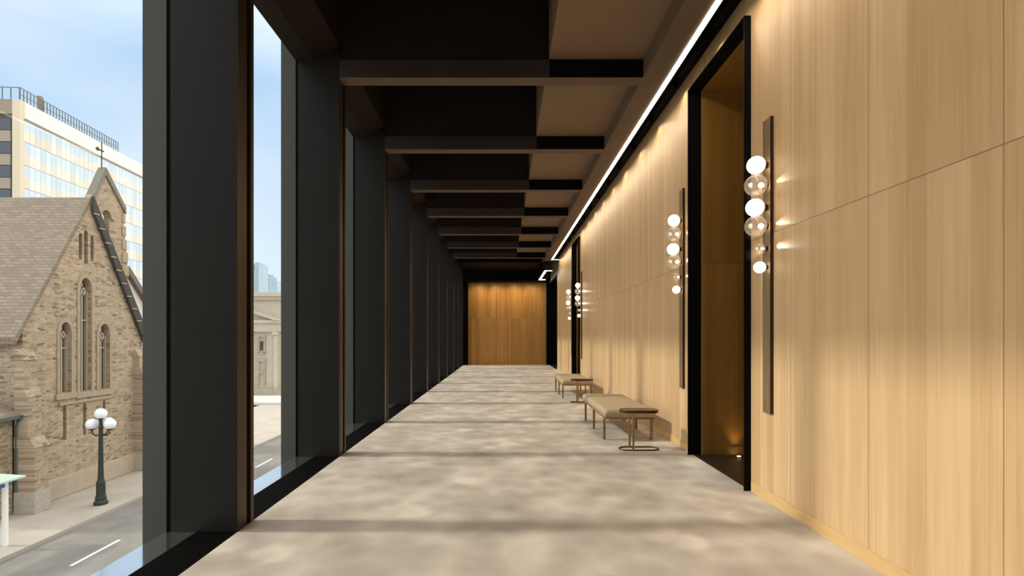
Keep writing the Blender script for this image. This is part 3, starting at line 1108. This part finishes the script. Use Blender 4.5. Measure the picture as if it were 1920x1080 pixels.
# bellcote: pierced stone gable rising from behind the roof slope
BX = -21.0
def by(px): return -BX * F / (943 - px)
def bz(px, py): return EYE + (-BX) * (630 - py) / (943 - px)
bell = [(by(176), 3.5), (by(240), 3.2), (by(238), bz(238, 480)), (by(234), bz(234, 440)), (by(230), bz(230, 385)),
        (by(196), bz(196, 322)), (by(164), bz(164, 381)), (by(176), bz(176, 381))]
ac, aw = by(196), by(205) - by(187)
zs, zb = bz(196, 408), bz(196, 440)
arch = [(ac - aw / 2, zb), (ac + aw / 2, zb)] + [(ac + aw / 2 * math.cos(q), zs + aw * 0.62 * math.sin(q)) for q in [PI * j / 12 for j in range(13)]]
bc = obj('bellcote', prism(bmesh.new(), bell, 'x', BX - 0.3, BX, holes=[arch]), ST_Y, church)
ring_o = [(ac - aw * 1.0, zs)] + []
ro = [(ac + aw * 0.95 * math.cos(q), zs + aw * 1.12 * math.sin(q)) for q in [PI * j / 12 for j in range(13)]]
ri = [(ac + aw * 0.52 * math.cos(q), zs + aw * 0.64 * math.sin(q)) for q in [PI * (12 - j) / 12 for j in range(13)]]
obj('arch_ring', prism(bmesh.new(), ro + ri, 'x', BX + 0.001, BX + 0.12), ASH, bc)
pk = (by(196), bz(196, 314))
m = bmesh.new()
for px_, py_ in ((166, 380), (234, 390)):
    q = (by(px_), bz(px_, py_))
    d_ = 0.24
    prism(m, [(pk[0], pk[1] + 0.02), (q[0], q[1]), (q[0], q[1] - d_ - 0.1), (pk[0], pk[1] - d_ - 0.15)], 'x', BX - 0.34, BX + 0.10)
obj('coping', m, flat('weathered_coping_stone', (0.20, 0.185, 0.15), rough=0.9, noise=0.2), bc, 0.02)
m = bmesh.new()
lathe(m, [(0.10, 0.22), (0.14, 0.14), (0.17, 0.0), (0.22, -0.12)], (BX - 0.15, ac, zb + 0.28), 16)
obj('bell', m, DKWOOD, bc, smooth=True)
m = bmesh.new()
for j, (zz1, off) in enumerate([(bz(232, 400), 0.10), (bz(234, 425), 0.14), (bz(236, 450), 0.20), (bz(238, 475), 0.28), (bz(240, 500), 0.36)]):
    bx(m, BX - 0.30, BX + 0.06, by(228), by(231) + off, zz1 - 0.55, zz1)
obj('stepped_quoin', m, ASH, bc, 0.02)
m = bmesh.new()
tube(m, [(BX - 0.15, pk[0], pk[1] - 0.1), (BX - 0.15, pk[0], pk[1] + 1.35)], 0.025, 8)
bx(m, BX - 0.18, BX - 0.12, pk[0] - 0.32, pk[0] + 0.12, pk[1] + 0.85, pk[1] + 0.91)
prism(m, [(pk[0] - 0.40, pk[1] + 0.88), (pk[0] - 0.26, pk[1] + 1.0), (pk[0] - 0.12, pk[1] + 0.88), (pk[0] - 0.26, pk[1] + 0.78)], 'x', BX - 0.17, BX - 0.13)
obj('weathervane', m, DKWOOD, bc)

# low annex with hipped roof, gutter and downpipe
m = bmesh.new()
bx(m, CX - 4.0, CX, 18.9, 20.3, G - 0.3, cz_(20, 778))
obj('annex_wall', m, stone_wall('annex_stone', 'Y', 0.4, 0.16, ((0.26, 0.20, 0.13), (0.34, 0.27, 0.18), (0.20, 0.155, 0.10))), church)
ez = cz_(30, 778)
m = bmesh.new()
ax0, ax1, ay0, ay1 = CX - 4.2, CX + 0.25, 18.7, 20.72
rg = [(CX - 2.2, 19.3, ez + 1.25), (CX - 2.2, 19.7, ez + 1.25)]
c4 = [m.verts.new(p) for p in ((ax1, ay0, ez + 0.02), (ax1, ay1, ez + 0.02), (ax0, ay1, ez + 0.02), (ax0, ay0, ez + 0.02))]
r2 = [m.verts.new(p) for p in rg]
m.faces.new([c4[0], c4[1], r2[1], r2[0]])
m.faces.new([c4[1], c4[2], r2[1]])
m.faces.new([c4[2], c4[3], r2[0], r2[1]])
m.faces.new([c4[3], c4[0], r2[0]])
m.faces.new([c4[3], c4[2], c4[1], c4[0]])
bmesh.ops.recalc_face_normals(m, faces=m.faces)
obj('annex_roof', m, SLATE2, church)
m = bmesh.new()
bx(m, ax1 - 0.02, ax1 + 0.12, ay0, ay1 + 0.1, ez - 0.14, ez + 0.015)
obj('gutter', m, LEAD, church, 0.02)
m = bmesh.new()
tube(m, [(CX + 0.2, 20.4, ez - 0.14), (CX + 0.09, 20.4, ez - 0.5), (CX + 0.09, 20.4, G + 0.5), (CX + 0.2, 20.4, G + 0.35)], 0.06, 10)
obj('downpipe', m, LEAD, church, smooth=True)
# lower wing roof seen past the gable's right edge
wing = thing('church_wing', 'pale low wing with dark sloped roof edge behind the church gable', 'building')
m = bmesh.new()
WX = -24.0
def wy(px): return -WX * F / (943 - px)
def wz(px, py): return EYE + (-WX) * (630 - py) / (943 - px)
prism(m, [(wy(236), G), (wy(290), G), (wy(290), wz(290, 600)), (wy(236), wz(236, 515))], 'x', WX - 5, WX)
obj('wall', m, flat('pale_render', (0.62, 0.62, 0.60), rough=0.8), wing)
m = bmesh.new()
prism(m, [(wy(234), wz(234, 513)), (wy(292), wz(292, 606)), (wy(292), wz(292, 592)), (wy(234), wz(234, 499))], 'x', WX - 5, WX + 0.3)
obj('roof_edge', m, flat('brown_roof_edge', (0.16, 0.12, 0.09)), wing)

# ---------------------------------------------------------------- street lamp
LX, LY = -17.7, 21.6
lamp = thing('street_lamp', 'dark cast street lamp with three white globes on the sidewalk', 'street lamp', (LX, LY, G))
IRON = flat('dark_green_iron', (0.035, 0.040, 0.036), rough=0.5, metal=0.3)
m = bmesh.new()
lathe(m, [(0.26, 0.0), (0.26, 0.12), (0.20, 0.18), (0.21, 0.30), (0.17, 0.42), (0.165, 0.95), (0.12, 1.10)], seg=20)
obj('base', m, IRON, lamp)
m = bmesh.new()
lathe(m, [(0.115, 1.10), (0.10, 1.5), (0.085, 2.6), (0.075, 3.35), (0.11, 3.38), (0.07, 3.45), (0.06, 3.72)], seg=20)
obj('pole', m, IRON, lamp, smooth=False)
gw = emit('white_lamp_globe', (0.9, 0.93, 1.0), 0.0)
gw.node_tree.nodes['Principled BSDF'].inputs['Roughness'].default_value = 0.25
for ang, rad, zc in ((None, 0, 3.98), (R(0), 0.40, 3.52), (R(180), 0.40, 3.52), (R(90), 0.40, 3.52)):
    if ang is None:
        c = (0, 0, zc)
    else:
        c = (rad * math.cos(ang), rad * math.sin(ang), zc)
        m = bmesh.new()
        tube(m, [(0.06 * math.cos(ang), 0.06 * math.sin(ang), 3.05), (0.24 * math.cos(ang), 0.24 * math.sin(ang), 3.02), (0.38 * math.cos(ang), 0.38 * math.sin(ang), 3.12), (c[0], c[1], 3.30)], 0.032, 8)
        obj('arm', m, IRON, lamp, smooth=True)
    m = bmesh.new()
    lathe(m, [(0.05, -0.27), (0.13, -0.22), (0.14, -0.17)], c, 16)
    obj('holder', m, IRON, lamp)
    obj('globe', ball(bmesh.new(), c, 0.235, 24, 16), gw, lamp, smooth=True)

# ---------------------------------------------------------------- bus shelter
sh = thing('bus_shelter', 'white framed glass shelter on the sunny sidewalk', 'shelter', (-18.0, 17.3, G))
WHITE = flat('white_painted_steel', (0.85, 0.85, 0.83), rough=0.5)
for px_, py_ in ((0.45, 0.0), (-0.9, 0.0), (0.45, -3.2), (-0.9, -3.2)):
    obj('post', box(px_ - 0.06, px_ + 0.06, py_ - 0.06, py_ + 0.06, 0.001, 2.25), WHITE, sh)
m = bmesh.new()
prism(m, [(-1.1, 2.42), (0.75, 2.30), (0.75, 2.36), (-1.1, 2.48)], 'y', -3.5, 0.45)
obj('roof', m, flat('pale_green_glass_roof', (0.55, 0.68, 0.62), rough=0.15), sh)
obj('beam', box(0.42, 0.50, -3.3, 0.2, 2.08, 2.20), flat('blue_steel', (0.06, 0.14, 0.40), rough=0.5), sh)
obj('glass_side', box(-0.91, -0.89, -3.1, -0.1, 0.3, 2.0), GLASS, sh)

# ---------------------------------------------------------------- office tower
TC = Vector((-60.4, 61.3))
tdir = Vector((-61.6 + 59.8, 83.6 - 61.3)).normalized()
trot = math.atan2(tdir.y, tdir.x) - PI / 2
tower = thing('office_tower', 'white and sky-reflection blue glass office block with a rooftop railing behind the church', 'building', (TC.x, TC.y, 0), rz=trot)
TZ = 31.0
TL = 52.0
obj('long_facade', box(-14, 0, 0.6, TL, G, TZ - 2.0), curtain_wall('tower_curtain_wall', 'Y', 0.6, 0.82, TZ - 2.0 - 2.95 * 12, 2.95), tower)
obj('parapet', box(-14.2, 0.25, 0.6, TL + 0.2, TZ - 2.0, TZ), flat('cream_parapet', (0.86, 0.82, 0.74), rough=0.6), tower)
obj('parapet_underband', box(0.001, 0.12, 0.6, TL, TZ - 2.2, TZ - 2.0), flat('grey_underband', (0.35, 0.31, 0.25)), tower)  # grey band just under the parapet
m = bmesh.new()
bx(m, -0.85, 0.05, 0.0, 0.6, G, TZ + 0.1)
obj('corner_pier', m, flat('cream_corner_pier', (0.66, 0.58, 0.45), rough=0.7), tower)
m = bmesh.new()
bx(m, -16, -0.85, 0.15, 1.0, G, TZ + 0.1)
sf = obj('side_facade', m, flat('dark_side_cladding', (0.075, 0.062, 0.05), rough=0.5), tower)
tint = flat('taupe_spandrel', (0.34, 0.28, 0.22), rough=0.6)
wgl = flat('tower_side_glass', (0.10, 0.11, 0.12), rough=0.12)
obj('cornice_band', box(-16, -0.86, 0.0, 0.14, TZ - 1.7, TZ + 0.1), flat('grey_brown_band', (0.30, 0.25, 0.19)), sf)
for j in range(7):
    zc = TZ - 2.2 - j * 2.95
    for i in range(4):
        xa = -1.1 - i * 3.3
        obj('spandrel', box(xa - 2.9, xa, 0.02, 0.149, zc - 2.95, zc - 1.6), tint, sf)
        obj('window', box(xa - 2.9, xa, 0.08, 0.149, zc - 1.5, zc - 0.1), wgl, sf)
m = bmesh.new()
RAIL_H = 1.7
for i in range(36):
    y = 0.3 + i * 0.5
    bx(m, -0.25, -0.17, y, y + 0.10, TZ + 0.1, TZ + RAIL_H)
for i in range(12):
    x = -0.25 - i * 1.0
    bx(m, x - 0.08, x, 0.3, 0.4, TZ + 0.1, TZ + RAIL_H)
bx(m, -0.25, -0.17, 0.3, 17.9, TZ + RAIL_H, TZ + RAIL_H + 0.08)
bx(m, -12, -0.17, 0.3, 0.38, TZ + RAIL_H, TZ + RAIL_H + 0.08)
bx(m, -0.25, -0.17, 0.3, 17.9, TZ + RAIL_H * 0.5, TZ + RAIL_H * 0.5 + 0.05)
obj('roof_railing', m, flat('grey_railing', (0.14, 0.16, 0.16)), tower)
m = bmesh.new()
bx(m, -0.9, -0.45, 3.6, 4.1, TZ, TZ + 2.3)
obj('chimney', m, flat('brown_chimney', (0.25, 0.18, 0.15)), tower)

# ---------------------------------------------------------------- courthouse seen through the second bay
def hx(px): return (px - 943) * 59 / F
def hz(py): return EYE + (630 - py) * 59 / F
LIME = flat('pale_limestone', (0.52, 0.47, 0.385), rough=0.85, noise=0.06, scale=1.5)
LIME_D = flat('darker_limestone', (0.38, 0.33, 0.26), rough=0.9, noise=0.1, scale=1.5)  # darker limestone tone on surrounds, niches and plinth
ch = thing('courthouse', 'pale limestone classical building with cornice and pediment beyond the street', 'building')
obj('facade', box(-46, hx(530), 59.3, 75, G, hz(560)), LIME, ch)
m = bmesh.new()
bx(m, -46, hx(533), 58.7, 75, hz(556), hz(548))
bx(m, -46, hx(531), 58.95, 75, hz(562), hz(556))
obj('cornice', m, LIME, ch, 0.03)
m = bmesh.new()
bx(m, -46, hx(530), 58.75, 59.3, hz(606), hz(600))
bx(m, -46, hx(526), 59.0, 59.3, hz(622), hz(606))
obj('entablature', m, LIME, ch, 0.02)
m = bmesh.new()
prism(m, [(hx(432), hz(566)), (hx(432), hz(572)), (hx(520), hz(602)), (hx(526), hz(600))], 'y', 58.6, 59.3)
prism(m, [(hx(432), hz(566)), (hx(432), hz(572)), (hx(344), hz(602)), (hx(338), hz(600))], 'y', 58.6, 59.3)
obj('pediment', m, LIME, ch)
for a, b in ((513, 520), (460, 472), (425, 433)):
    m = bmesh.new()
    bx(m, hx(a), hx(b), 58.95, 59.3, hz(728), hz(622))
    bx(m, hx(a) - 0.12, hx(b) + 0.12, 58.85, 59.3, hz(628), hz(622))
    obj('pilaster', m, LIME, ch, 0.03)
for cx_ in (489, 447):
    w = obj('window', box(hx(cx_ - 3), hx(cx_ + 3), 59.25, 59.31, hz(657), hz(640)), flat('dark_window', (0.05, 0.05, 0.05), rough=0.2) if 'dark_window' not in bpy.data.materials else bpy.data.materials['dark_window'], ch)
    m = bmesh.new()
    for (a, b, c, d) in ((-7, -4, 662, 632), (4, 7, 662, 632), (-8, 8, 632, 627), (-8, 8, 664, 661)):
        bx(m, hx(cx_ + a), hx(cx_ + b), 59.1, 59.299, hz(c), hz(d))
    obj('window_surround', m, LIME_D, w)
    m = bmesh.new()
    for (a, b, c, d) in ((-9, 9, 678, 672), (-7, -4, 722, 678), (4, 7, 722, 678), (-3.8, 3.8, 700, 696)):
        bx(m, hx(cx_ + a), hx(cx_ + b), 59.1, 59.299, hz(c), hz(d))
    obj('niche', m, LIME_D, ch)
obj('plinth', box(-46, hx(529), 58.8, 59.3, G, hz(728)), LIME_D, ch, 0.03)
st = tag(obj('terrace', box(-46, -20, 52.5, 58.8, G, G + 0.28), flat('pale_terrace_paving', (0.62, 0.60, 0.55), rough=0.9)), 'low pale stone terrace in front of the classical building', 'terrace', kind='structure')

# hazy towers on the skyline
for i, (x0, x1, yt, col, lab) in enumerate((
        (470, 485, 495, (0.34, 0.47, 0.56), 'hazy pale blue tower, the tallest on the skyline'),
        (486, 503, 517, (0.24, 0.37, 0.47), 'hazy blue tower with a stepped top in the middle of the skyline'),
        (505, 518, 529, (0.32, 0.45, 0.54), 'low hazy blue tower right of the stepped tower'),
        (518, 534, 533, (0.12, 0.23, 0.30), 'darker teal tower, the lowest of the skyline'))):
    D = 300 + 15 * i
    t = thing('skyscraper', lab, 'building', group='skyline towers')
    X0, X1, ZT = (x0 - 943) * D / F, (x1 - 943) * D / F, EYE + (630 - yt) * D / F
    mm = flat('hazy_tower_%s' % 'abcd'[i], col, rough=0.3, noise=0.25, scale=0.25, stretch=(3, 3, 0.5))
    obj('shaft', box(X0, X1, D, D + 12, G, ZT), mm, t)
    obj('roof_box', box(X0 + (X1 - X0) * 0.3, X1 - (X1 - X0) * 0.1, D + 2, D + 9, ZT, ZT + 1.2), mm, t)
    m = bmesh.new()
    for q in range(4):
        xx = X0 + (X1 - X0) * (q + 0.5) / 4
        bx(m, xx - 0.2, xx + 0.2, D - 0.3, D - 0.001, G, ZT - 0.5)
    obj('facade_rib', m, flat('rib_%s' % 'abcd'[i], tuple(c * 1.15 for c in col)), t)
